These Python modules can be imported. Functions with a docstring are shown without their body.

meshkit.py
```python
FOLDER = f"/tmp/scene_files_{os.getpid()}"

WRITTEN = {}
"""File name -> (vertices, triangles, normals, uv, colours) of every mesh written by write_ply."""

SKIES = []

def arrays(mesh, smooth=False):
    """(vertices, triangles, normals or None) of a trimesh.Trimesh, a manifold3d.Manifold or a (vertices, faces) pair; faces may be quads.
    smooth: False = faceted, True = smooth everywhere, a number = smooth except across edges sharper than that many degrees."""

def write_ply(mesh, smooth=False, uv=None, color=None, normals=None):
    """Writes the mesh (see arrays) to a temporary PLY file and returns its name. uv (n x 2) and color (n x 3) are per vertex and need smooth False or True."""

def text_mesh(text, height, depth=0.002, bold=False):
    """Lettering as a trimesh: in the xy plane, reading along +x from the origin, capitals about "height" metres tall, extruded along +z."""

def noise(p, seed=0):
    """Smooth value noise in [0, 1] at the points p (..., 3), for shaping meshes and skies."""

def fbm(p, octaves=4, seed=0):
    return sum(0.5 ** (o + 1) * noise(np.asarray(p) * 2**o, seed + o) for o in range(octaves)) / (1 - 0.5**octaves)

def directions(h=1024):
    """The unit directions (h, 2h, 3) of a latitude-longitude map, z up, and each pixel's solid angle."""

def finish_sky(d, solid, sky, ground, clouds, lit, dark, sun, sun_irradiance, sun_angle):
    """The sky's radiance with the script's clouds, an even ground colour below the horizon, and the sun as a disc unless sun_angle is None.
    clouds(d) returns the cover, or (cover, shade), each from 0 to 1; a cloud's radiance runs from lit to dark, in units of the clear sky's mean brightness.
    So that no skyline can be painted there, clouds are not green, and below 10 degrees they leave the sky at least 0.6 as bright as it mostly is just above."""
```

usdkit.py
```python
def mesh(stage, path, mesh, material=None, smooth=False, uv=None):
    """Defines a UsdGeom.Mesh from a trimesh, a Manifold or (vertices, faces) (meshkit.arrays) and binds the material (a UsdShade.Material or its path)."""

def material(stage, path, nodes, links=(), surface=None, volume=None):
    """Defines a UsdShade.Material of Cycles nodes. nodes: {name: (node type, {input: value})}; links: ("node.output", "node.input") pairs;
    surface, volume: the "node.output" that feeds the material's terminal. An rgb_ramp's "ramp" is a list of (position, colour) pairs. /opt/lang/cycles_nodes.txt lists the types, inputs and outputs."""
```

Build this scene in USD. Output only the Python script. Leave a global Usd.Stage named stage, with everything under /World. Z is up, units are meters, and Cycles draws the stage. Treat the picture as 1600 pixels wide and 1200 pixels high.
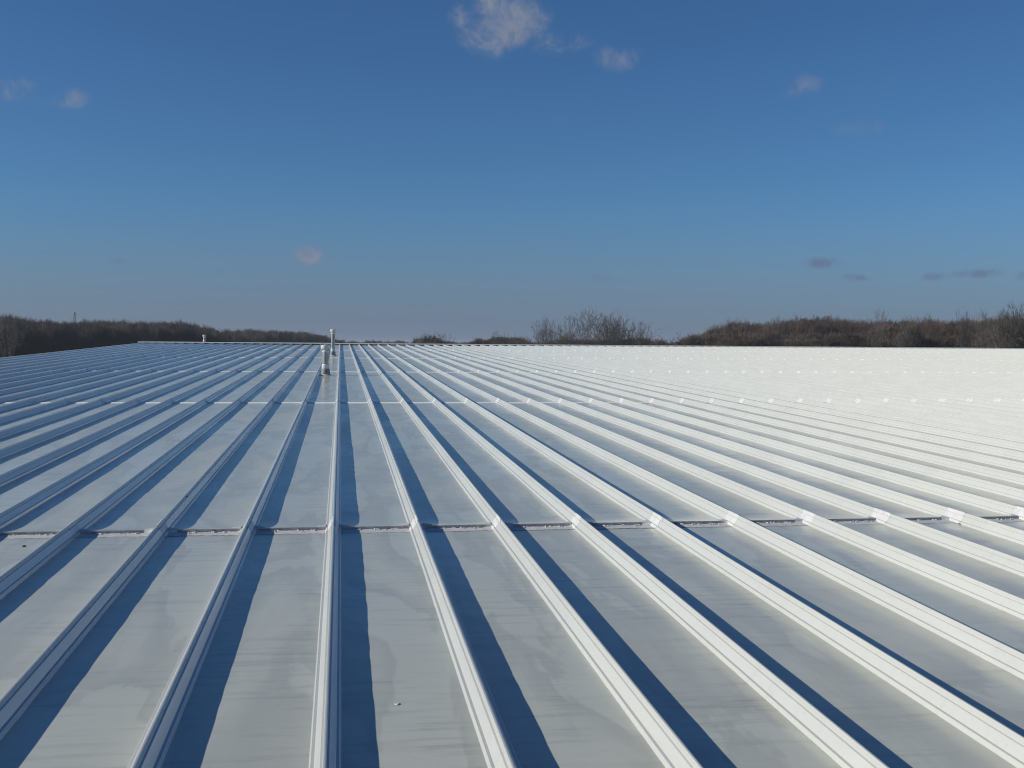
import math, random
import numpy as np
import trimesh
import meshkit, usdkit
from scipy.spatial.transform import Rotation
from pxr import Usd, UsdGeom, UsdLux, UsdShade, Gf, Sdf, Vt

stage = Usd.Stage.CreateInMemory()
UsdGeom.SetStageUpAxis(stage, UsdGeom.Tokens.z)
UsdGeom.SetStageMetersPerUnit(stage, 1.0)
UsdGeom.Xform.Define(stage, '/World')
UsdGeom.Scope.Define(stage, '/World/Looks')

# ------------------------------------------------------------------ camera
PITCH = math.radians(1.193)                  # 1/4:12 roof slope, rising along +y
Z0 = 7.0                                     # roof height under the camera
F, EYE = 1783.5, 1.528                       # focal length in pixels of a 1600 px wide picture
cp, sp = math.cos(PITCH), math.sin(PITCH)
ROOF = np.array([[1, 0, 0], [0, cp, -sp], [0, sp, cp]])
CAM = ROOF @ Rotation.from_euler('zxy', [-0.14886, -0.05411, -0.0023]).as_matrix()   # columns: right, forward, up
EYEPOS = np.array([0, 0, Z0]) + ROOF @ [0, 0, EYE]
cam = UsdGeom.Camera.Define(stage, '/World/camera')
m = np.eye(4)
m[0, :3], m[1, :3], m[2, :3], m[3, :3] = CAM[:, 0], CAM[:, 2], -CAM[:, 1], EYEPOS
cam.AddTransformOp().Set(Gf.Matrix4d(*m.ravel().tolist()))
cam.CreateHorizontalApertureAttr(36.0)
cam.CreateVerticalApertureAttr(27.0)
cam.CreateFocalLengthAttr(36.0 * F / 1600)
cam.CreateClippingRangeAttr(Gf.Vec2f(0.05, 20000))
EXPOSURE = 0.0
cam.CreateExposureAttr(EXPOSURE)

# ------------------------------------------------------------------ sun and sky
SUN_EL, SUN_TURN = math.radians(24.5), math.radians(-2.0)   # low winter sun from the left, square to the ribs
SUN = np.array([-math.cos(SUN_EL) * math.cos(SUN_TURN), math.cos(SUN_EL) * math.sin(SUN_TURN), math.sin(SUN_EL)])
sun = UsdLux.DistantLight.Define(stage, '/World/sun')
sun.CreateIntensityAttr(1.25)
sun.CreateAngleAttr(0.5)
sun.CreateNormalizeAttr(True)
sun.CreateColorAttr(Gf.Vec3f(1.0, 0.96, 0.82))
zax = SUN; xax = np.cross([0, 0, 1], zax); xax /= np.linalg.norm(xax); yax = np.cross(zax, xax)
m = np.eye(4); m[0, :3], m[1, :3], m[2, :3] = xax, yax, zax
sun.AddTransformOp().Set(Gf.Matrix4d(*m.ravel().tolist()))


def direction(px, py):
    """(azimuth, elevation) of the direction in which something far off was seen."""
    d = CAM @ np.array([(px - 800) / F, 1.0, -(py - 600) / F]); d /= np.linalg.norm(d)
    return math.atan2(d[0], d[1]), math.asin(d[2])


# small fair-weather clouds: where, half width, half height (radians), strength, 0 pale .. 1 dusky
CLOUDS = [(782, 34, 92, 56, 1.15, 0), (860, 66, 74, 24, .55, .1), (965, 92, 66, 22, .46, .1), (1255, 138, 44, 24, .40, .1), (1345, 198, 60, 16, .40, .2),
          (25, 140, 48, 22, .56, .1), (105, 155, 40, 20, .46, .1), (480, 400, 31, 20, 1.0, 0.0), (1285, 411, 42, 12, .80, 1), (1335, 434, 34, 9, .72, 1),
          (1465, 432, 30, 9, .65, 1), (1520, 427, 50, 10, .78, 1), (1598, 430, 16, 10, .7, 1), (190, 408, 16, 7, .6, 1), (870, 180, 20, 22, .2, .2), (940, 434, 22, 7, .6, 1)]
N, L = {}, []


def mth(name, kind, a, b=None, c=None, clamp=False):
    ins = {'math_type': kind}
    if clamp: ins['use_clamp'] = True
    for key, v in (('value1', a), ('value2', b), ('value3', c)):
        if isinstance(v, str): L.append((v, f'{name}.{key}'))
        elif v is not None: ins[key] = v
    N[name] = ('math', ins)
    return name + '.value'


N['tc'] = ('texture_coordinate', {})
N['xyz'] = ('separate_xyz', {}); L.append(('tc.generated', 'xyz.vector'))
az = mth('az', 'arctan2', 'xyz.x', 'xyz.y')
el = mth('el', 'arcsine', 'xyz.z')
cover, dusk = None, None
for i, (px, py, w, h, s, dk) in enumerate(CLOUDS):
    a0, e0 = direction(px, py)
    u = mth(f'u{i}', 'multiply', mth(f'ua{i}', 'subtract', az, a0), F / w)
    v = mth(f'v{i}', 'multiply', mth(f'va{i}', 'subtract', el, e0), F / h)
    r = mth(f'r{i}', 'add', mth(f'uu{i}', 'multiply', u, u), mth(f'vv{i}', 'multiply', v, v))
    f = mth(f'f{i}', 'multiply_add', r, -s, s)                        # s at the middle, 0 at the rim
    cover = f if cover is None else mth(f'c{i}', 'maximum', cover, f)
    g = mth(f'g{i}', 'multiply', mth(f'gs{i}', 'less_than', r, 1.6), dk)
    dusk = g if dusk is None else mth(f'd{i}', 'maximum', dusk, g)
N['cn'] = ('noise_texture', {'scale': 42.0, 'detail': 8.0, 'roughness': .60, 'distortion': .5}); L.append(('tc.generated', 'cn.vector'))
cn = mth('cn2', 'multiply_add', 'cn.fac', 3.4, -1.7)
N['cov'] = ('map_range', {'range_type': 'smoothstep', 'from_min': 0.02, 'from_max': 1.2, 'to_min': 0.0, 'to_max': 0.85, 'clamp': True})
L.append((mth('cm', 'add', mth('cc', 'maximum', cover, -1.0), mth('cnm', 'multiply', cn, mth('cg', 'multiply_add', cover, .7, .55, clamp=True))), 'cov.value'))
# a thin veil of haze lies along the whole horizon
N['veil'] = ('map_range', {'range_type': 'smoothstep', 'from_min': -0.03, 'from_max': 0.145, 'to_min': 0.95, 'to_max': 0.0, 'clamp': True})
L.append((el, 'veil.value'))
N['sky'] = ('sky_texture', {'sky_type': 'single_scattering', 'sun_disc': False, 'sun_elevation': SUN_EL, 'sun_rotation': math.atan2(SUN[0], SUN[1]),
                            'altitude': 600.0, 'air_density': 1.0, 'aerosol_density': 0.15, 'ozone_density': 3.5})
N['m1'] = ('mix_color', {'blend_type': 'mix', 'b': (2.85, 3.42, 5.35), 'use_clamp': False, 'use_clamp_result': False}); L += [('sky.color', 'wb.a'), ('wb.result', 'm1.a'), ('veil.result', 'm1.fac')]
N['wb'] = ('mix_color', {'blend_type': 'multiply', 'fac': 1.0, 'b': (.71, 1.12, 1.51), 'use_clamp': False, 'use_clamp_result': False})
N['cc1'] = ('mix_color', {'blend_type': 'mix', 'a': (3.9, 4.7, 6.6), 'b': (2.45, 3.4, 5.45), 'use_clamp': False}); L += [(dusk, 'cc1.fac'), ('lit.color', 'cc1.a')]
N['lit'] = ('rgb_ramp', {'ramp': [(.35, (.52, .66, .98)), (.5, (.60, .72, 1.0)), (.62, (.74, .82, 1.06))]}); L.append(('cn.fac', 'lit.fac'))
N['lits'] = ('mix_color', {'blend_type': 'multiply', 'fac': 1.0, 'b': (6.4, 6.4, 6.4), 'use_clamp': False, 'use_clamp_result': False}); L.append(('lit.color', 'lits.a')); L[-2:-1] = [L[-2]]
L[[i for i, l in enumerate(L) if l == ('lit.color', 'cc1.a')][0]] = ('lits.result', 'cc1.a')
N['m2'] = ('mix_color', {'blend_type': 'mix', 'use_clamp': False, 'use_clamp_result': False}); L += [('m1.result', 'm2.a'), ('cc1.result', 'm2.b'), ('op.value', 'm2.fac')]
mth('op', 'multiply', 'cov.result', mth('opc', 'multiply_add', cover, 1.1, .22, clamp=True))
N['bg'] = ('background_shader', {'strength': 0.05}); L.append(('m2.result', 'bg.color'))
skymat = usdkit.material(stage, '/World/Looks/sky', N, L, surface='bg.background')
sky = UsdLux.DomeLight.Define(stage, '/World/sky')
UsdShade.MaterialBindingAPI.Apply(sky.GetPrim()).Bind(skymat)
sky.GetPrim().SetCustomDataByKey('kind', 'structure')

# ------------------------------------------------------------------ helpers
used = {}


def numbered(parent, name):
    n = used.get((parent, name), 0); used[(parent, name)] = n + 1
    return f'{parent}/{name}' + (f'_{n:03d}' if n else '')


def tag(p, label=None, cat=None, group=None, kind=None):
    p = p.GetPrim() if hasattr(p, 'GetPrim') else p
    for k, v in (('label', label), ('category', cat), ('group', group), ('kind', kind)):
        if v: p.SetCustomDataByKey(k, v)
    return p


def thing(name, loc=(0, 0, 0), label=None, cat=None, group=None, turn=0.0, scale=None):
    x = UsdGeom.Xform.Define(stage, numbered('/World', name))
    x.AddTranslateOp().Set(Gf.Vec3d(*map(float, loc))); x.AddRotateZOp().Set(float(turn))
    s = (1, 1, 1) if scale is None else scale
    x.AddScaleOp().Set(Gf.Vec3f(*map(float, s)))
    tag(x, label, cat, group)
    return x.GetPrim()


def copy_of(src, name, loc, turn, scale, label, cat, group=None):
    p = thing(name, loc, label, cat, group, turn, scale)
    p.GetReferences().AddInternalReference(src.GetPath()); p.SetInstanceable(True)
    return p


def obj(name, mesh, mat, parent=None, smooth=False, kind=None, label=None):
    path = numbered(str(parent.GetPath()) if parent is not None else '/World', name)
    p = usdkit.mesh(stage, path, mesh, mat, smooth=smooth)
    tag(p, label, None, None, kind)
    return p.GetPrim()


def W(v):
    """roof coordinates (across, up the slope, off the sheet) to the world"""
    return np.asarray(v, float) @ ROOF.T + [0, 0, Z0]


def grid(P):
    """a sheet through an (a, b, 3) array of points"""
    a, b = P.shape[:2]
    i = np.arange(a * b).reshape(a, b)
    q = np.stack([i[:-1, :-1], i[1:, :-1], i[1:, 1:], i[:-1, 1:]], -1).reshape(-1, 4)
    return P.reshape(-1, 3), np.vstack([q[:, [0, 1, 2]], q[:, [0, 2, 3]]])


def join(parts):
    vs, fs, n = [], [], 0
    for v, f in parts:
        vs.append(v); fs.append(np.asarray(f) + n); n += len(v)
    return np.vstack(vs), np.vstack(fs)


def boxm(x0, x1, y0, y1, z0, z1):
    b = trimesh.creation.box((x1 - x0, y1 - y0, z1 - z0)); b.apply_translation(((x0 + x1) / 2, (y0 + y1) / 2, (z0 + z1) / 2))
    return np.array(b.vertices), np.array(b.faces)


def seen(P):
    """picture position (1600 wide) of world points, and depth"""
    q = (np.asarray(P) - EYEPOS) @ CAM
    d = np.maximum(q[..., 1], 1e-3)
    return 800 + F * q[..., 0] / d, 600 - F * q[..., 2] / d, q[..., 1]


# ------------------------------------------------------------------ materials
def plain(name, col, rough=.5, metal=0.0, spec=.5, noise=None, bump=None):
    n = {'p': ('principled_bsdf', {'base_color': col, 'roughness': rough, 'metallic': metal, 'specular_ior_level': spec})}
    l = []
    if noise:
        sc, amt = noise
        n['g'] = ('geometry', {}); n['n'] = ('noise_texture', {'scale': sc, 'detail': 4.0})
        n['r'] = ('rgb_ramp', {'ramp': [(.3, tuple(c * (1 - amt) for c in col)), (.7, tuple(min(1, c * (1 + amt)) for c in col))]})
        l += [('g.position', 'n.vector'), ('n.fac', 'r.fac'), ('r.color', 'p.base_color')]
        if bump:
            n['b'] = ('bump', {'strength': 1.0, 'distance': bump}); l += [('n.fac', 'b.height'), ('b.normal', 'p.normal')]
    return usdkit.material(stage, '/World/Looks/' + name, n, l, surface='p.BSDF')


PAINT = (.475, .48, .47)


def painted_sheet(name, grime, paint):
    """off-white painted steel: faint grime in streaks across the pan, dried water stains, soft ripples"""
    n = {'g': ('geometry', {}),
         'ms': ('mapping', {'scale': (2.2, 17.0, 3.0)}), 'ns': ('noise_texture', {'scale': 1.0, 'detail': 5.0, 'roughness': .62}),
         'mt': ('mapping', {'scale': (1.9, .42, 1.0)}), 'nt': ('noise_texture', {'scale': 1.0, 'detail': 7.0, 'roughness': .52, 'distortion': .35}),
         'nf': ('noise_texture', {'scale': 55.0, 'detail': 4.0, 'roughness': .7}),
         'rs': ('rgb_ramp', {'ramp': [(.30, (1, 1, 1)), (.50, (1, 1, 1)), (.74, (.70, .69, .69))]}),
         'rt': ('rgb_ramp', {'ramp': [(.38, (1, 1, 1)), (.455, (.985, .985, .985)), (.48, (.84, .84, .855)), (.55, (.89, .89, .90)), (.60, (.97, .97, .97)), (.66, (1.0, 1.0, 1.0)), (.72, (.94, .94, .935))]}),
         'rf': ('rgb_ramp', {'ramp': [(.28, (.90, .90, .89)), (.42, (1, 1, 1)), (.75, (1, 1, 1))]}),
         'mp': ('mapping', {'scale': (2.1, .9, 1.0), 'location': (3.0, 1.0, 0)}), 'np': ('noise_texture', {'scale': 1.0, 'detail': 3.0, 'roughness': .55, 'distortion': .3}), 'pf': ('map_range', {'from_min': .40, 'from_max': .66, 'to_min': .24 * grime, 'to_max': .95 * grime, 'clamp': True}),
         'a': ('mix_color', {'blend_type': 'multiply', 'a': paint}),
         'b': ('mix_color', {'blend_type': 'multiply', 'fac': grime}),
         'c': ('mix_color', {'blend_type': 'multiply', 'fac': 1.0}),
         'mw': ('mapping', {'scale': (1.2, 6.5, 2.0)}), 'nw': ('noise_texture', {'scale': 1.0, 'detail': 2.0, 'roughness': .5}),
         'bu': ('bump', {'strength': 1.0, 'distance': .0012 * grime}),
         'ro': ('map_range', {'from_min': .3, 'from_max': .7, 'to_min': .15, 'to_max': .26, 'clamp': True}),
         'p': ('principled_bsdf', {'specular_ior_level': .5})}
    l = [('g.position', 'ms.vector'), ('ms.vector', 'ns.vector'), ('g.position', 'mt.vector'), ('mt.vector', 'nt.vector'), ('g.position', 'nf.vector'),
         ('ns.fac', 'rs.fac'), ('g.position', 'mp.vector'), ('mp.vector', 'np.vector'), ('np.fac', 'pf.value'), ('pf.result', 'a.fac'), ('nt.fac', 'rt.fac'), ('nf.fac', 'rf.fac'), ('rs.color', 'a.b'), ('a.result', 'b.a'), ('rt.color', 'b.b'), ('b.result', 'c.a'), ('rf.color', 'c.b'),
         ('g.position', 'mw.vector'), ('mw.vector', 'nw.vector'), ('nw.fac', 'bu.height'), ('bu.normal', 'p.normal'), ('nt.fac', 'ro.value'), ('ro.result', 'p.roughness'), ('c.result', 'p.base_color')]
    return usdkit.material(stage, '/World/Looks/' + name, n, l, surface='p.BSDF')


M_PAN = painted_sheet('painted_roof_sheet', 1.0, (.485, .495, .445))
M_RIB = painted_sheet('painted_rib', .25, PAINT)
M_TRIM = plain('painted_trim', (.52, .52, .50), .4, noise=(6, .04))
M_SEAL = plain('white_sealant', (.51, .51, .525), .5, noise=(18, .10), bump=.003)
M_COAT = plain('white_roof_coating', (.80, .80, .80), .45, noise=(9, .08))
M_BAR = plain('lap_bar_grey', (.33, .32, .32), .7, noise=(30, .3))
M_WALL = plain('wall_sheet', (.5, .5, .48), .5, noise=(3, .05))
M_GALV = plain('galvanised_steel', (.27, .28, .29), .42, metal=.35, noise=(14, .22))
M_BOOT = plain('grey_rubber_boot', (.17, .18, .19), .6, noise=(30, .15))
M_GROUND = plain('winter_grass', (.10, .09, .055), .95, noise=(.15, .35))
M_LEAF = plain('dead_leaf', (.05, .035, .025), .8, noise=(60, .3))
M_CHIP = plain('pale_blue_scrap', (.50, .60, .70), .5)
M_MAST = plain('mast_steel', (.12, .12, .13), .6, noise=(2, .2))
BARKS = [plain('bark_grey_brown', (.075, .062, .054), .9, noise=(3, .3)), plain('bark_dark', (.055, .047, .042), .9, noise=(3, .3)), plain('bark_tan', (.095, .074, .060), .9, noise=(3, .3))]
TWIGS = [plain('twigs_brown', (.078, .060, .052), .9, noise=(.9, .25)), plain('twigs_grey', (.072, .062, .057), .9, noise=(.9, .25)), plain('twigs_russet', (.088, .060, .048), .9, noise=(.9, .25))]

# ------------------------------------------------------------------ ground
t = np.linspace(0, 2 * np.pi, 49)[:-1]
rr = [0, 40, 120, 300, 700, 1200, 1800, 2500]
gv = [[0, 40, 0]]
gf = []
for i, r in enumerate(rr[1:]):
    for a in t: gv.append([r * math.cos(a), 40 + r * math.sin(a), (-.0 if r < 200 else 1.2 * (meshkit.noise(np.array([r * math.cos(a) / 300, r * math.sin(a) / 300, 1.0])) - .6))])
for j in range(48):
    gf.append([0, 1 + j, 1 + (j + 1) % 48])
    for i in range(len(rr) - 2):
        a, b, c, d = 1 + i * 48 + j, 1 + i * 48 + (j + 1) % 48, 1 + (i + 1) * 48 + (j + 1) % 48, 1 + (i + 1) * 48 + j
        gf += [[a, d, c], [a, c, b]]
obj('ground', (np.array(gv, float), np.array(gf)), M_GROUND, kind='structure', smooth=True)

# ------------------------------------------------------------------ the metal building
S = 0.61                                       # rib spacing
X0 = -0.0499                                   # rib number 0
K0, K1 = -20, 88                               # first and last rib
LAP0, LAPD = 8.39, 13.29                      # first end lap up the slope, spacing of the laps
EAVE, RIDGE = LAP0 - LAPD, 74.98
LAPS = [LAP0 + LAPD * j for j in range(5)]
ROWS = [EAVE] + LAPS + [RIDGE - .12]
XL, XR = X0 + K0 * S - .36, X0 + K1 * S + .36
rng = np.random.default_rng(7)

bld = thing('metal_building', label='long metal building with off-white ribbed standing-seam roof filling the foreground', cat='building')
roof = obj('roof', join([(W(v), f) for v, f in [boxm(XL + .05, XR - .05, EAVE + .05, RIDGE - .02, -.22, -.05)]]), M_TRIM, bld)
# walls and the far slope of the roof
yr, zr = (W([0, RIDGE, 0]))[1:]
ye, ze = (W([0, EAVE, 0]))[1:]
yb = yr + 80.0
for nm, b in (('wall', (XL + .12, XR - .12, ye + .1, ye + .3, 0, ze - .24)), ('wall', (XL + .12, XR - .12, yb - .3, yb - .1, 0, ze - .24))):
    obj(nm, boxm(*b), M_WALL, bld)
for x in (XL + .12, XR - .32):
    v = np.array([[x + dx, y, z] for dx in (0, .2) for y, z in ((ye + .31, 0), (yb - .31, 0), (yb - .31, ze - .24), (yr, zr - .27), (ye + .31, ze - .24))])
    f = [[0, 1, 2], [0, 2, 3], [0, 3, 4], [5, 7, 6], [5, 8, 7], [5, 9, 8]]
    for i in range(5): f += [[i, i + 5, (i + 1) % 5], [(i + 1) % 5, i + 5, (i + 1) % 5 + 5]]
    obj('wall', (v, np.array(f)), M_WALL, bld)
zb = zr - (yb - yr) * math.tan(PITCH)
v = np.array([[x, y, z + dz] for dz in (0, -.15) for x, y, z in ((XL, yr + .02, zr - .01), (XR, yr + .02, zr - .01), (XR, yb, zb), (XL, yb, zb))])
obj('far_roof_slope', (v, np.array([[0, 1, 2], [0, 2, 3], [4, 6, 5], [4, 7, 6], [0, 4, 5], [0, 5, 1], [1, 5, 6], [1, 6, 2], [2, 6, 7], [2, 7, 3], [3, 7, 4], [3, 4, 0]])), M_TRIM, bld)
for x0, x1 in ((XL - .03, XL + .04), (XR - .04, XR + .03)):
    v, f = boxm(x0, x1, EAVE, RIDGE, -.20, .035); obj('rake_trim', (W(v), f), M_TRIM, bld)
v, f = boxm(XL - .02, XR + .02, EAVE - .14, EAVE - .002, -.18, -.03); obj('gutter', (W(v), f), M_TRIM, bld)


def ripple(x, y, k):
    """how a pan really lies: short ripples across it, broad oil-canning, flat at the ribs"""
    e = np.clip(1 - (2 * x / (S - .1)) ** 2, 0, 1)
    p = np.stack([x * 1.5 + k * 7.3, y * 7.5, np.full_like(x, k * 3.1)], -1)
    q = np.stack([x * 2.0 + k * 5.1, y * 1.1, np.full_like(x, k * 2.7)], -1)
    return (e * .6 + .4) * .0034 * (meshkit.noise(p, 3) - .5) + e * .005 * (meshkit.noise(q, 5) - .5)


def panel(k, j, nx, ny):
    y0, y1 = ROWS[j], ROWS[j + 1] + .10
    if j == 5: y1 = ROWS[6] + .06
    ys = np.unique(np.concatenate([[y0, y0 + .06, y0 + .13, y0 + .22, y0 + .35], np.linspace(y0 + .35, y1, max(2, ny))]))
    xs = np.linspace(-S / 2 + .045, S / 2 - .045, nx + 1)
    X, Y = np.meshgrid(xs, ys, indexing='ij')
    Z = ripple(X, Y, k) if ny > 20 else np.zeros_like(X)
    Z = Z + (.025 if j == 1 else .009) * np.clip(1 - (Y - y0) / .40, 0, 1) ** 2 * (j > 0)
    P = np.stack([X + X0 + (k + .5) * S, Y, Z], -1)
    lip = P[:, :1].copy(); lip[..., 2] = np.maximum(lip[..., 2] - .006, -.02); lip[..., 1] += .001
    return grid(np.concatenate([lip, P], 1))


def area(xa, xb, ya, yb2, z=0.0):
    X, Y = np.meshgrid(np.linspace(xa, xb, 4), np.linspace(max(ya, 2.2), max(yb2, 2.21), 7))
    u, v, d = seen(W(np.stack([X, Y, np.full_like(X, z)], -1)))
    inn = (u > -60) & (u < 1660) & (v < 1230) & (d > .5)
    if not inn.any(): return 0.0
    du, dv = np.ptp(u[inn]), np.ptp(v[inn])
    return (xb - xa) * (yb2 - ya) / d[inn].mean() ** 3 * inn.mean() + 1e-9 * du


cells = [(area(X0 + k * S, X0 + (k + 1) * S, ROWS[j], ROWS[j + 1]), k, j) for k in range(K0, K1) for j in range(6)]
cells.sort(key=lambda c: -c[0])
rest = []
for n, (a, k, j) in enumerate(cells):
    near = j <= 1 and -9 <= k <= 14
    mid = j <= 3 and -16 <= k <= 25
    g = panel(k, j, 6 if near else 3 if mid else 2, 190 if near else 60 if mid else 3)
    g = (W(g[0]), g[1])
    if n < 300 and a > 0: obj('roof_panel', g, M_PAN, roof, smooth=40)
    else: rest.append(g)
obj('far_roof_panels', join(rest), M_PAN, roof, smooth=40, kind='stuff')

# trapezoidal standing-seam ribs: foot, ledge, sloping face, ledge, rolled seam
HALF = [(.060, -.012), (.0555, .0005), (.0548, .0025), (.0500, .0190), (.0488, .0200), (.0375, .0205), (.0362, .0218), (.0162, .0590), (.0150, .0600), (.0070, .0605), (.0060, .0615), (.0056, .0830), (.0046, .0855), (.0020, .0862)]
PROF = np.array([(-x, z) for x, z in HALF] + [(x, z) for x, z in HALF[::-1]])


def rib_sheet(k, ys, wob=True, off=0.0):
    ys = np.asarray(ys, float)
    dx = .0024 * (meshkit.noise(np.stack([ys * .45, np.full_like(ys, k * 9.7), ys * 0], -1), 11) - .5) * wob
    dz = .003 * (meshkit.noise(np.stack([ys * .6, np.full_like(ys, k * 4.1), ys * 0], -1), 12) - .5) * wob
    P = np.zeros((len(PROF), len(ys), 3))
    P[..., 0] = PROF[:, :1] + X0 + k * S + dx
    P[..., 1] = ys
    P[..., 2] = PROF[:, 1:] + dz * (PROF[:, 1:] > .01)
    return P


for k in sorted(range(K0, K1 + 1), key=lambda k: abs(k)):
    fine = -10 <= k <= 14
    ys = np.linspace(EAVE, RIDGE - .1, 260 if fine else 60)
    P = rib_sheet(k, ys)
    v, f = grid(P)
    v = W(v)
    # end cap at the eave
    n0 = np.arange(len(PROF)) * len(ys)
    h = len(PROF) // 2
    cap = [[n0[i], n0[i + 1], n0[len(PROF) - 1 - i]] for i in range(h - 1)] + [[n0[i + 1], n0[len(PROF) - 2 - i], n0[len(PROF) - 1 - i]] for i in range(h - 1)]
    obj('rib', (v, np.vstack([f, cap])), M_RIB, roof, smooth=18)


# sealant brushed over each rib where the sheets lap, a grey clamping bar and lumpy sealant along each lap
def rib_patch(k, j, ny):
    r = np.random.default_rng(1000 + (k + 40) * 10 + j)
    y = LAPS[j]
    L_, U_ = r.uniform(.12, .17), r.uniform(.08, .12)
    t = np.linspace(0, 1, ny)
    ext = np.array([(-.115, .0), (-.085, .002)])
    left = np.vstack([ext, PROF[1:-1], ext[::-1] * [-1, 1]])
    nx = np.gradient(left[:, 0]); nz = np.gradient(left[:, 1]); ln = np.hypot(nx, nz)
    nor = np.stack([-nz / ln, nx / ln], 1)
    P = np.zeros((len(left), ny, 3))
    jag0 = r.uniform(-.02, .02, len(left)); jag1 = r.uniform(-.015, .015, len(left))
    jag0 = np.convolve(jag0, [.25, .5, .25], 'same'); jag1 = np.convolve(jag1, [.25, .5, .25], 'same')
    shrink = np.where(np.abs(left[:, 0]) > .07, .45, 1.0)
    for i in range(ny):
        th = .0017 * np.sin(np.pi * np.clip(t[i], .03, .97)) ** .5 + .0009
        th = th + r.uniform(-.0005, .0005, len(left)) * (0 < i < ny - 1)
        step = (.025 if j == 0 else .009) * (t[i] > .56) * (left[:, 1] < .01)
        P[:, i, 0] = left[:, 0] + nor[:, 0] * th + X0 + k * S
        P[:, i, 1] = y + (-(L_ + jag0) * (1 - t[i]) + (U_ + jag1) * t[i]) * shrink
        P[:, i, 2] = left[:, 1] + nor[:, 1] * th + step
    v, f = grid(P)
    return W(v), f


BALL = trimesh.creation.icosphere(subdivisions=1)


def lap_sealant(k, j, near):
    r = np.random.default_rng(5000 + (k + 40) * 10 + j)
    y, xc = LAPS[j], X0 + (k + .5) * S
    nx = 30 if near else 4
    xs = np.linspace(-S / 2 + .055, S / 2 - .055, nx)
    prof = [(-.125, .0008), (-.10, .0022), (-.055, .0026), (-.035, .0030), (-.022, .0050), (-.008, .0030)] if j == 0 else [(-.20, .0008), (-.18, .0026), (-.11, .0034), (-.05, .0050), (-.02, .0105), (-.004, .0115)]
    P = np.zeros((nx, len(prof), 3))
    P[..., 0] = (xs + xc)[:, None]
    for i, (dy, z) in enumerate(prof):
        P[:, i, 1] = y + dy + (r.uniform(-.012, .012, nx) if i < 3 else r.uniform(-.003, .003, nx))
        P[:, i, 2] = z + ripple(xs, np.full(nx, y), k) * near + r.uniform(0, .0012 if i < 4 else .004, nx)
    parts = [grid(P)]
    if near:
        for c in (-.13, .0, .13) if r.random() < .5 else (-.1, .06, .16):
            for q in range(r.integers(4, 8)):
                s = r.uniform(.003, .0065)
                parts.append((BALL.vertices * [s * 1.5, s * 1.2, s * .9] + [xc + c + r.normal(0, .022), y - .022 + r.normal(0, .010), .008], BALL.faces))
    v, f = join(parts)
    return W(v), f


def lap_bar(k, j):
    r = np.random.default_rng(9000 + (k + 40) * 10 + j)
    y, xc = LAPS[j], X0 + (k + .5) * S
    xs = np.linspace(-S / 2 + .05, S / 2 - .05, 9)
    a = [(-.006, .001), (-.0065, .0205 if j == 0 else .006), (.03, .0175 if j == 0 else .005)]
    P = np.zeros((9, 3, 3)); P[..., 0] = (xs + xc)[:, None]
    for i, (dy, z) in enumerate(a):
        P[:, i, 1] = y + dy; P[:, i, 2] = z + (r.uniform(-.003, .001, 9) if i == 1 else 0)
    v, f = grid(P)
    return W(v), f


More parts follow.
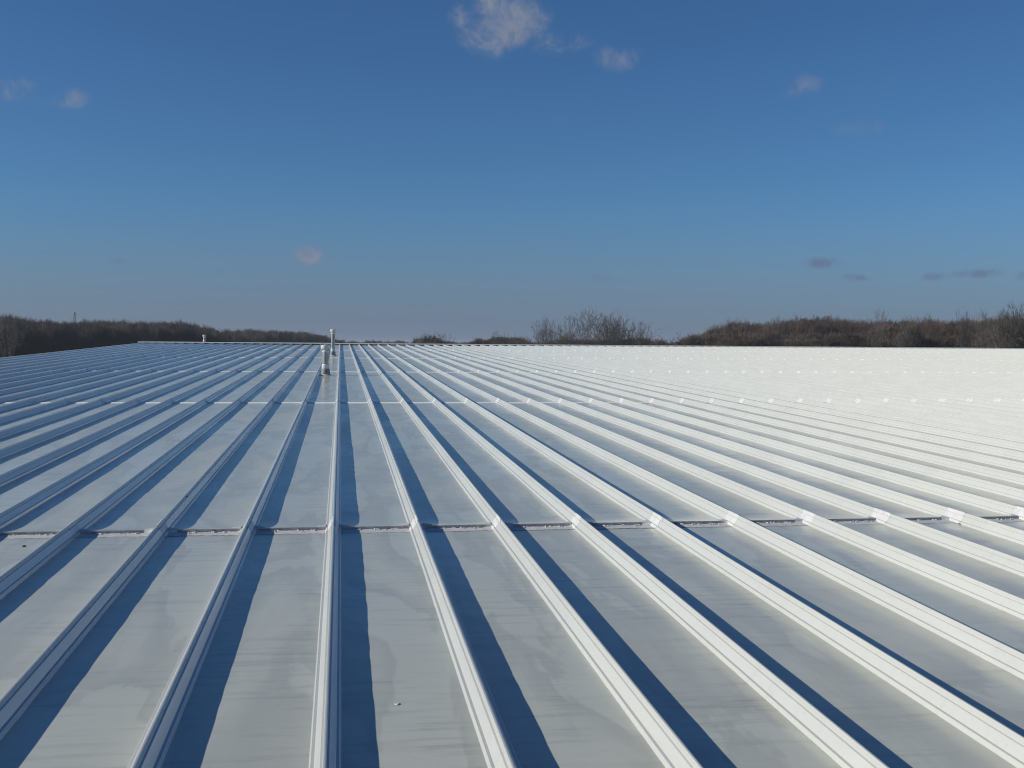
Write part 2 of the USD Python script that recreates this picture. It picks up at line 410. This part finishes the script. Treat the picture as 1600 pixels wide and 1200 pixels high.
spots = sorted(((area(X0 + k * S - .05, X0 + k * S + .05, LAPS[j] - .1, LAPS[j] + .1, .04), k, j) for k in range(K0, K1 + 1) for j in range(5)), key=lambda c: -c[0])
rest = []
for n, (a, k, j) in enumerate(spots):
    g = rib_patch(k, j, 9 if j == 0 else 5)
    if n < 300 and a > 0: obj('sealant_patch', g, M_SEAL, roof, smooth=50)
    else: rest.append(g)
obj('far_sealant_patches', join(rest), M_SEAL, roof, smooth=50, kind='stuff')
spots = sorted(((area(X0 + k * S + .05, X0 + k * S + .55, LAPS[j] - .1, LAPS[j] + .1), k, j) for k in range(K0, K1) for j in range(5)), key=lambda c: -c[0])
rest, restb = [], []
for n, (a, k, j) in enumerate(spots):
    g, b = lap_sealant(k, j, j == 0), lap_bar(k, j)
    if (n < 120 or j == 0) and a > 0:
        obj('lap_sealant', g, M_SEAL if j == 0 else M_COAT, roof, smooth=50); obj('lap_bar', b, M_BAR, roof)
    else: rest.append(g); restb.append(b)
obj('far_lap_sealant', join(rest), M_COAT, roof, smooth=50, kind='stuff')
obj('far_lap_bars', join(restb), M_BAR, roof, kind='stuff')

# ridge: closures between the ribs and a bent cap over them
for k in range(K0, K1):
    xa, xb = X0 + k * S + .058, X0 + (k + 1) * S - .058
    v, f = boxm(xa, xb, RIDGE - .17, RIDGE - .15, -.01, .088)
    obj('ridge_closure', (W(v), f), M_TRIM, roof)
cs = [(RIDGE - .34, .066), (RIDGE - .345, .092), (RIDGE - .33, .094), (RIDGE - .02, .132), (RIDGE + .02, .134), (RIDGE + .33, .115), (RIDGE + .33, .07)]
P = np.array([[[x, y, z] for y, z in cs] for x in np.linspace(XL - .06, XR, 40)])
v, f = grid(P); obj('ridge_cap', (W(v), f), M_TRIM, roof, smooth=20)


# ------------------------------------------------------------------ vent pipes through the roof
def lathe(prof, n=28):
    a = np.linspace(0, 2 * np.pi, n, endpoint=False)
    P = np.array([[[r * math.cos(t), r * math.sin(t), z] for r, z in prof] for t in a])
    P = np.concatenate([P, P[:1]])
    return grid(P)


def vent_pipe(px, py, hgt, rad, label, lean=(0, 0), base=None):
    o = W([px, py, 0]) if base is None else np.array(base)
    t = thing('roof_vent_pipe', o, label, 'vent pipe')
    rb = rad * 1.5
    tilt = lambda g: (np.stack([g[0][:, 0] + lean[0] * g[0][:, 2], g[0][:, 1] + lean[1] * g[0][:, 2], g[0][:, 2]], 1), g[1])
    obj('boot', tilt(lathe([(rb * 1.25, .004), (rb * 1.22, .012), (rb, .02), (rb * .97, .05), (rad * 1.28, .165), (rad * 1.2, .19), (rad * 1.02, .20)])), M_BOOT, t, smooth=40)
    obj('flange_sealant', tilt(lathe([(rb * 1.45, .0), (rb * 1.40, .009), (rb * 1.15, .014), (rb * 1.02, .028), (rb * .98, .03)])), M_SEAL, t, smooth=40)
    obj('collar', tilt(lathe([(rad * 1.03, .185), (rad * 1.15, .195), (rad * 1.16, .285), (rad * 1.08, .315), (rad * 1.0, .325)])), M_SEAL, t, smooth=40)
    top = hgt - .16
    obj('pipe', tilt(lathe([(rad, .1), (rad, top), (rad * .96, top), (rad * .96, .6)])), M_GALV, t, smooth=40)
    obj('neck', tilt(lathe([(rad * 1.0, top - .05), (rad * 1.10, top - .045), (rad * 1.10, top), (rad * .98, top + .005), (rad * .98, hgt - .09)])), M_TRIM, t, smooth=40)
    rc = rad * 1.45
    obj('cap', tilt(lathe([(rad * .9, hgt - .10), (rc * .97, hgt - .105), (rc, hgt - .10), (rc, hgt - .015), (rc * .95, hgt - .004), (rc * .3, hgt + .012), (0.001, hgt + .014)])), M_TRIM, t, smooth=40)
    a = np.linspace(0, 2 * np.pi, 3, endpoint=False)
    for q in a:
        b = trimesh.creation.box((.02, .004, .10)); b.apply_translation((0, rad * 1.08, hgt - .12)); b.apply_transform(trimesh.transformations.rotation_matrix(q, (0, 0, 1)))
        obj('cap_strap', tilt((np.array(b.vertices), np.array(b.faces))), M_GALV, t)
    return t


vent_pipe(-.425, 32.7, .86, .090, 'nearest galvanised vent pipe with white cap and white collar', lean=(-.004, .0))
vent_pipe(-.349, 51.3, 1.17, .088, 'taller vent pipe behind the nearest one, just before the ridge', lean=(.012, .0))
q = W([-8.75, RIDGE, 0]); vent_pipe(0, 0, .62, .075, 'small distant white vent pipe standing at the ridge near the roof corner', base=(q[0], q[1] + 1.2, q[2] - .03))

# a run of caulk from the nearest boot across to the rib
nx = 14; xs = np.linspace(-.30, -.115, nx)
P = np.zeros((nx, 4, 3)); r = np.random.default_rng(3)
for i, (dy, z) in enumerate(((-.05, .003), (-.02, .011), (.02, .011), (.05, .003))):
    P[:, i] = np.stack([xs, 32.62 + dy + r.normal(0, .008, nx), np.full(nx, z)], 1)
v, f = grid(P); obj('caulk_run', (W(v), f), M_SEAL, roof, smooth=50)


# small litter lying on the sheets
def litter(name, x, y, z, size, mat, label, cat, seed):
    r = np.random.default_rng(seed)
    a = np.linspace(0, 2 * np.pi, 11)[:-1]
    rad = r.uniform(.75, 1.1, 10)
    P = np.zeros((10, 3, 3))
    for i, (s, zz) in enumerate(((1.0, .0), (.85, .0022), (.01, .003))):
        P[:, i] = np.stack([size[0] * s * rad * np.cos(a), size[1] * s * rad * np.sin(a), zz + r.uniform(0, .0015, 10) * (i == 1)], 1)
    P = np.concatenate([P, P[:1]])
    t = thing(name, W([x, y, z]), label, cat)
    obj('blade', grid(P), mat, t, smooth=40)


def on_roof(px, py, z=0.0):
    d = CAM @ np.array([(px - 800) / F, 1.0, -(py - 600) / F])
    dl, o = ROOF.T @ d, np.array([0, 0, EYE])
    s = (z - o[2]) / dl[2]
    return (o + dl * s)[:2]


x, y = on_roof(620, 1101); litter('paper_scrap', x, y, .003, (.010, .016), M_CHIP, 'tiny pale blue scrap lying on the near pan right of the central rib', 'scrap', 1)
x, y = on_roof(37, 854); litter('dead_leaf', x, y, .003, (.012, .03), M_LEAF, 'tiny dark leaf on the leftmost pan just below the first lap', 'leaf', 2)
x, y = on_roof(292, 776, .06); litter('dead_leaf', x, y, .061, (.008, .04), M_LEAF, 'tiny dark leaf caught on top of a rib above the first lap', 'leaf', 3)
x, y = on_roof(1501, 819); litter('dead_leaf', x, y, .003, (.016, .03), M_LEAF, 'tiny dark crumb on the pan below the first lap at right', 'leaf', 4)


# ------------------------------------------------------------------ bare winter trees
def tube(p, q, r0, r1, n=3):
    d = q - p; l = np.linalg.norm(d); d = d / max(l, 1e-9)
    a = np.cross(d, [.31, .77, .55]); a /= np.linalg.norm(a); b = np.cross(d, a)
    t = np.arange(n) * 2 * np.pi / n
    ring = np.cos(t)[:, None] * a + np.sin(t)[:, None] * b
    v = np.vstack([p + ring * r0, q + ring * r1])
    f = []
    for i in range(n):
        j = (i + 1) % n
        f += [[i, j, n + j], [i, n + j, n + i]]
    return v, np.array(f)


def bare_tree(seed, spread=.5, stems=1, density=1.0, up=.25, start=.25, twig=.0075, bush=1.0):
    """unit-ish tree 10 m tall: (trunk and limbs, twigs)"""
    r = np.random.default_rng(seed)
    wood, twigs = [], []

    def grow(p, d, length, rad, depth):
        n = 3 if depth < 3 else 2
        q = p
        for i in range(n):
            d = d + r.normal(0, .10 + .03 * depth, 3) + [0, 0, up * .12]; d /= np.linalg.norm(d)
            e = q + d * length / n
            ra, rb = rad * (1 - .45 * i / n), rad * (1 - .45 * (i + 1) / n)
            (wood if depth < 3 else twigs).append(tube(q, e, max(ra, twig), max(rb, twig * .8), 5 if depth == 0 else 3))
            q = e
            if depth < 5 and (depth > 0 or i > 0):
                for c in range(1 if depth < 2 else int(r.integers(1, 3) if r.random() < bush else r.random() < .35)):
                    side(q, d, length, rb, depth)
        if depth < 5:
            for c in range(int(round((2 + (r.random() < .5)) * (density if depth > 2 else 1)))): side(q, d, length, rad * .6, depth, .8)

    def side(q, d, length, rad, depth, s=1.0):
        a = r.normal(0, 1, 3); a -= a @ d * d; a /= np.linalg.norm(a)
        k = spread * r.uniform(.6, 1.25) * s
        nd = d + a * k * 1.3 + [0, 0, up]; nd /= np.linalg.norm(nd)
        grow(q, nd, length * r.uniform(.60, .80), rad * r.uniform(.5, .72), depth + 1)

    for s in range(stems):
        b = np.array([r.normal(0, .25), r.normal(0, .25), -.3]) * (stems > 1) + [0, 0, -.3 * (stems == 1)]
        d = np.array([r.normal(0, .12 + .12 * (stems > 1)), r.normal(0, .12 + .12 * (stems > 1)), 1.0]); d /= np.linalg.norm(d)
        grow(b, d, 3.3 * (1 if stems == 1 else .85), .17 if stems == 1 else .12, 0)
    w, t = join(wood), join(twigs)
    top = max(np.percentile(t[0][:, 2], 99.7), 1)
    for g in (w, t):
        g[0][:, :3] *= 10 / top
    return w, t


PROTO = [bare_tree(11, .50, 1, up=.34), bare_tree(12, .62, 1, up=.28), bare_tree(13, .42, 1, up=.42), bare_tree(14, .52, 2, up=.34), bare_tree(15, .48, 3, up=.40), bare_tree(16, .66, 1, up=.22)]
SPARSE = [bare_tree(41, .60, 1, up=.20, twig=.012, density=.5, bush=.25), bare_tree(42, .68, 1, up=.14, twig=.012, density=.5, bush=.2), bare_tree(43, .46, 1, up=.36, twig=.012, density=.5, bush=.25), bare_tree(44, .58, 2, up=.20, twig=.012, density=.5, bush=.2), bare_tree(45, .58, 3, up=.18, twig=.012, density=.5, bush=.15), bare_tree(46, .62, 1, up=.24, twig=.012, density=.5, bush=.25)]
BUSHY = [bare_tree(31, .52, 1, up=.34, twig=.014), bare_tree(32, .60, 1, up=.30, twig=.014), bare_tree(33, .50, 2, up=.38, twig=.013), bare_tree(34, .50, 3, up=.40, twig=.013)]
sources = {}


def tree(kind, col, loc, height, turn, label, group=None, wide=1.0, name='bare_tree'):
    s = height / 10.0
    sc = (s * wide, s * wide, s)
    key = (kind, col)
    if key not in sources:
        t = thing(name, loc, label, 'tree', group, turn, sc)
        w, tw = (PROTO + SPARSE)[kind]
        obj('trunk', w, BARKS[col], t); obj('crown', tw, TWIGS[col], t)
        sources[key] = t
        return t
    return copy_of(sources[key], name, loc, turn, sc, label, 'tree', group)


def place(px, dist):
    """ground point seen in the direction of a picture column at a given distance"""
    d = CAM @ np.array([(px - 800) / F, 1.0, -(540 - 600) / F]); d[2] = 0; d /= np.linalg.norm(d)
    return (EYEPOS + d * dist)[:2]


def tall(px, py, dist):
    d = CAM @ np.array([(px - 800) / F, 1.0, -(py - 600) / F])
    return EYEPOS[2] + d[2] / math.hypot(d[0], d[1]) * dist


r = np.random.default_rng(21)
# trees that stand out
SOLO = [
    (856, 497, 190, 1, 1, .62, 'narrow bare tree left of the big clump behind the ridge'),
    (838, 516, 192, 0, 1, .70, 'small bare tree at the left foot of the narrow tree'),
    (880, 512, 196, 1, 1, .80, 'low bare tree between the narrow tree and the big clump'),
    (905, 494, 188, 0, 1, .75, 'left tree of the big bare clump behind the ridge'),
    (926, 484, 186, 1, 1, .95, 'tallest tree in the middle of the big bare clump'),
    (944, 489, 190, 3, 1, .70, 'tree on the right shoulder of the big bare clump'),
    (970, 496, 184, 1, 1, .90, 'open spreading tree standing just right of the big clump'),
    (996, 512, 192, 5, 1, .80, 'low leaning tree right of the open spreading tree'),
    (1388, 485, 215, 0, 1, .55, 'slim bare tree rising above the middle of the right wood'),
    (1420, 496, 220, 4, 1, .60, 'bare treetop just right of the slim tree above the right wood'),
    (1504, 486, 210, 2, 1, .45, 'slender single treetop above the right wood before its tall end'),
    (1538, 486, 205, 0, 1, .70, 'left one of the tall bare trees at the right edge'),
    (1562, 484, 203, 3, 1, .70, 'middle one of the tall bare trees at the right edge'),
    (1592, 477, 200, 4, 1, .80, 'tallest bare tree at the very right edge of the photo'),
    (1625, 480, 204, 1, 1, .80, 'bare tree just past the tallest one at the right edge'),
    (8, 495, 240, 1, 1, .90, 'tallest broad tree at the far left end of the left wood'),
    (230, 501, 300, 2, 0, .60, 'treetop standing slightly above the left wood over the roof corner'),
    (672, 520, 330, 3, 1, .9, 'left bush-like tree of the small group behind the ridge middle'),
    (690, 521, 335, 1, 1, 1.0, 'right bush-like tree of the small group behind the ridge middle'),
    (766, 518, 300, 0, 1, .8, 'lone small tree behind the ridge between the two groups'),
    (790, 523, 310, 5, 1, 1.0, 'low bushy tree right of the lone small tree'),
    (815, 525, 300, 3, 1, 1.0, 'low bushy tree left of the narrow tree behind the ridge'),
]
for px, py, dist, kind, col, wide, label in SOLO:
    x, y = place(px, dist)
    tree(kind + 6, col, (x, y, 0), tall(px, py, dist), r.uniform(0, 360), label, wide=wide * .85)

LEFT = ([-420, -200, 0, 30, 60, 100, 150, 200, 250, 290, 325, 345, 365, 385, 420, 450, 490, 515, 535], [488, 494, 497, 500, 504, 507, 503, 505, 506, 507, 513, 520, 517, 515, 518, 519, 522, 527, 534])
RIGHT = ([1082, 1095, 1110, 1130, 1150, 1200, 1240, 1270, 1300, 1340, 1400, 1440, 1500, 1560, 1600, 1800, 2000], [536, 526, 517, 511, 505, 507, 502, 499, 499, 504, 505, 503, 505, 502, 500, 498, 497])


def wood(prof, x0, x1, d0, d1, rows, gap, label, group, cols, jit=3.0):
    far = []
    for row in range(rows):
        px = x0 + r.uniform(0, 8)
        while px < x1:
            base = np.interp(px, [x0, x1], [d0, d1])
            dist = base + row * 5.0 + r.uniform(-3, 3)
            up_ = row < 3 and r.random() < .14
            py = np.interp(px, *prof) + abs(r.normal(0, jit)) - 1.0 + (0 if row else 2.5) - up_ * r.uniform(2, 9) * jit / 4
            x, y = place(px, dist)
            far.append((row, px, x, y, max(4.5, tall(px, py, dist)), r.integers(0, 6) + 6 * up_, cols[r.integers(0, len(cols))], r.uniform(0, 360), r.uniform(.55, .8)))
            px += gap * F / dist * r.uniform(.7, 1.3)
    out = []
    for row, px, x, y, h, kind, col, turn, wide in far:
        if row < 3 and -30 < px < 1630: tree(int(kind), int(col), (x, y, 0), h, turn, label, group, wide)
        else: out.append((x, y, h, kind, turn, wide))
    return out


deep = wood(LEFT, -420, 345, 225, 330, 8, 2.6, 'bare dark brown tree in the dense wood beyond the left edge of the roof', 'trees of the left wood', (0, 0, 1))
deep += wood(LEFT, 345, 532, 420, 560, 6, 3.4, 'bare brown tree in the farther wood behind the ridge at left', 'trees of the farther left wood', (0, 1))
deep += wood(RIGHT, 1084, 2000, 250, 205, 8, 2.5, 'bare russet brown tree in the dense wood behind the right part of the ridge', 'trees of the right wood', (0, 2, 0), 5.0)


def instancer(name, items, protos, mats, kindlabel, cat):
    pi = UsdGeom.PointInstancer.Define(stage, numbered('/World', name))
    base = str(pi.GetPath())
    UsdGeom.Scope.Define(stage, base + '/Prototypes')
    paths = []
    for i, g in enumerate(protos):
        p = usdkit.mesh(stage, f'{base}/Prototypes/tree_{i:03d}' if i else f'{base}/Prototypes/tree', g, mats[i % len(mats)])
        paths.append(p.GetPath())
    pi.CreatePrototypesRel().SetTargets(paths)
    pi.CreateProtoIndicesAttr(Vt.IntArray([int(i[3]) % len(protos) for i in items]))
    pi.CreatePositionsAttr(Vt.Vec3fArray([Gf.Vec3f(float(i[0]), float(i[1]), 0.0) for i in items]))
    pi.CreateScalesAttr(Vt.Vec3fArray([Gf.Vec3f(float(i[2] / 10 * i[5]), float(i[2] / 10 * i[5]), float(i[2] / 10)) for i in items]))
    pi.CreateOrientationsAttr(Vt.QuathArray([Gf.Quath(math.cos(math.radians(i[4]) / 2), 0, 0, math.sin(math.radians(i[4]) / 2)) for i in items]))
    tag(pi, kindlabel, cat, kind='stuff')


WHOLE = [join(p) for p in BUSHY]
instancer('woods', deep, WHOLE, [TWIGS[0], TWIGS[0], TWIGS[2]], 'deep mass of bare brown woods behind the front trees', 'woods')

# brushwood under the trees of the middle and the right, and a far strip of woods along the horizon
brush = []
for px0, px1, py, d, n in ((835, 1042, 533, 200, 46), (1085, 1640, 526, 226, 260), (655, 700, 529, 332, 24), (755, 830, 530, 306, 36)):
    for _ in range(n):
        px = r.uniform(px0, px1); dist = d + r.uniform(-6, 26)
        edge = min(1, (px - px0) / 18 + .25, (px1 - px) / 30 + .15)
        yy = 541 - (541 - py) * edge * r.uniform(.5, 1.25)
        x, y = place(px, dist); brush.append((x, y, max(4, tall(px, yy, dist)), r.integers(0, 6), r.uniform(0, 360), r.uniform(.8, 1.2)))
instancer('brushwood', brush, WHOLE[1:], [TWIGS[2], TWIGS[0]], 'low russet brushwood under the trees behind the ridge', 'brushwood')
far = []
for _ in range(700):
    px = r.uniform(-300, 1900); dist = r.uniform(780, 960)
    x, y = place(px, dist); far.append((x, y, r.uniform(9.5, 12.3), r.integers(0, 6), r.uniform(0, 360), r.uniform(1.0, 1.5)))
instancer('far_woods', far, WHOLE, [TWIGS[1]], 'thin dark strip of far woods along the horizon', 'woods')

# ------------------------------------------------------------------ lattice mast beyond the left wood
mx, my = place(117, 420)
mh = tall(117, 489, 420)
mast = thing('radio_mast', (mx, my, 0), 'thin lattice mast rising above the left wood', 'mast')
ang = [math.pi / 2 + i * 2 * math.pi / 3 for i in range(3)]
foot = lambda i, z: np.array([math.cos(ang[i]), math.sin(ang[i]), 0]) * (1.05 - .8 * z / mh) + [0, 0, z]
for i in range(3): obj('leg', tube(foot(i, 0), foot(i, mh - .6), .09, .07, 6), M_MAST, mast)
br = []
nb = 16
for b in range(nb):
    z0, z1 = (mh - .8) * b / nb, (mh - .8) * (b + 1) / nb
    for i in range(3):
        br += [tube(foot(i, z0), foot((i + 1) % 3, z1), .03, .03, 4), tube(foot(i, z1), foot((i + 1) % 3, z1), .03, .03, 4)]
obj('bracing', join(br), M_MAST, mast)
g = trimesh.creation.cylinder(.28, .8, sections=12); g.apply_translation((0, 0, mh - .2)); obj('antenna_head', g, M_MAST, mast)

# ------------------------------------------------------------------ thin winter haze over the whole country
hz = boxm(-2700, 2700, -2660, 2740, -3.0, mh + 2.0)
M_HAZE = usdkit.material(stage, '/World/Looks/haze', {'v': ('principled_volume', {'color': (.86, .92, 1.0), 'density': .00017, 'anisotropy': .2})}, [], volume='v.volume')
obj('haze', hz, M_HAZE, kind='stuff')
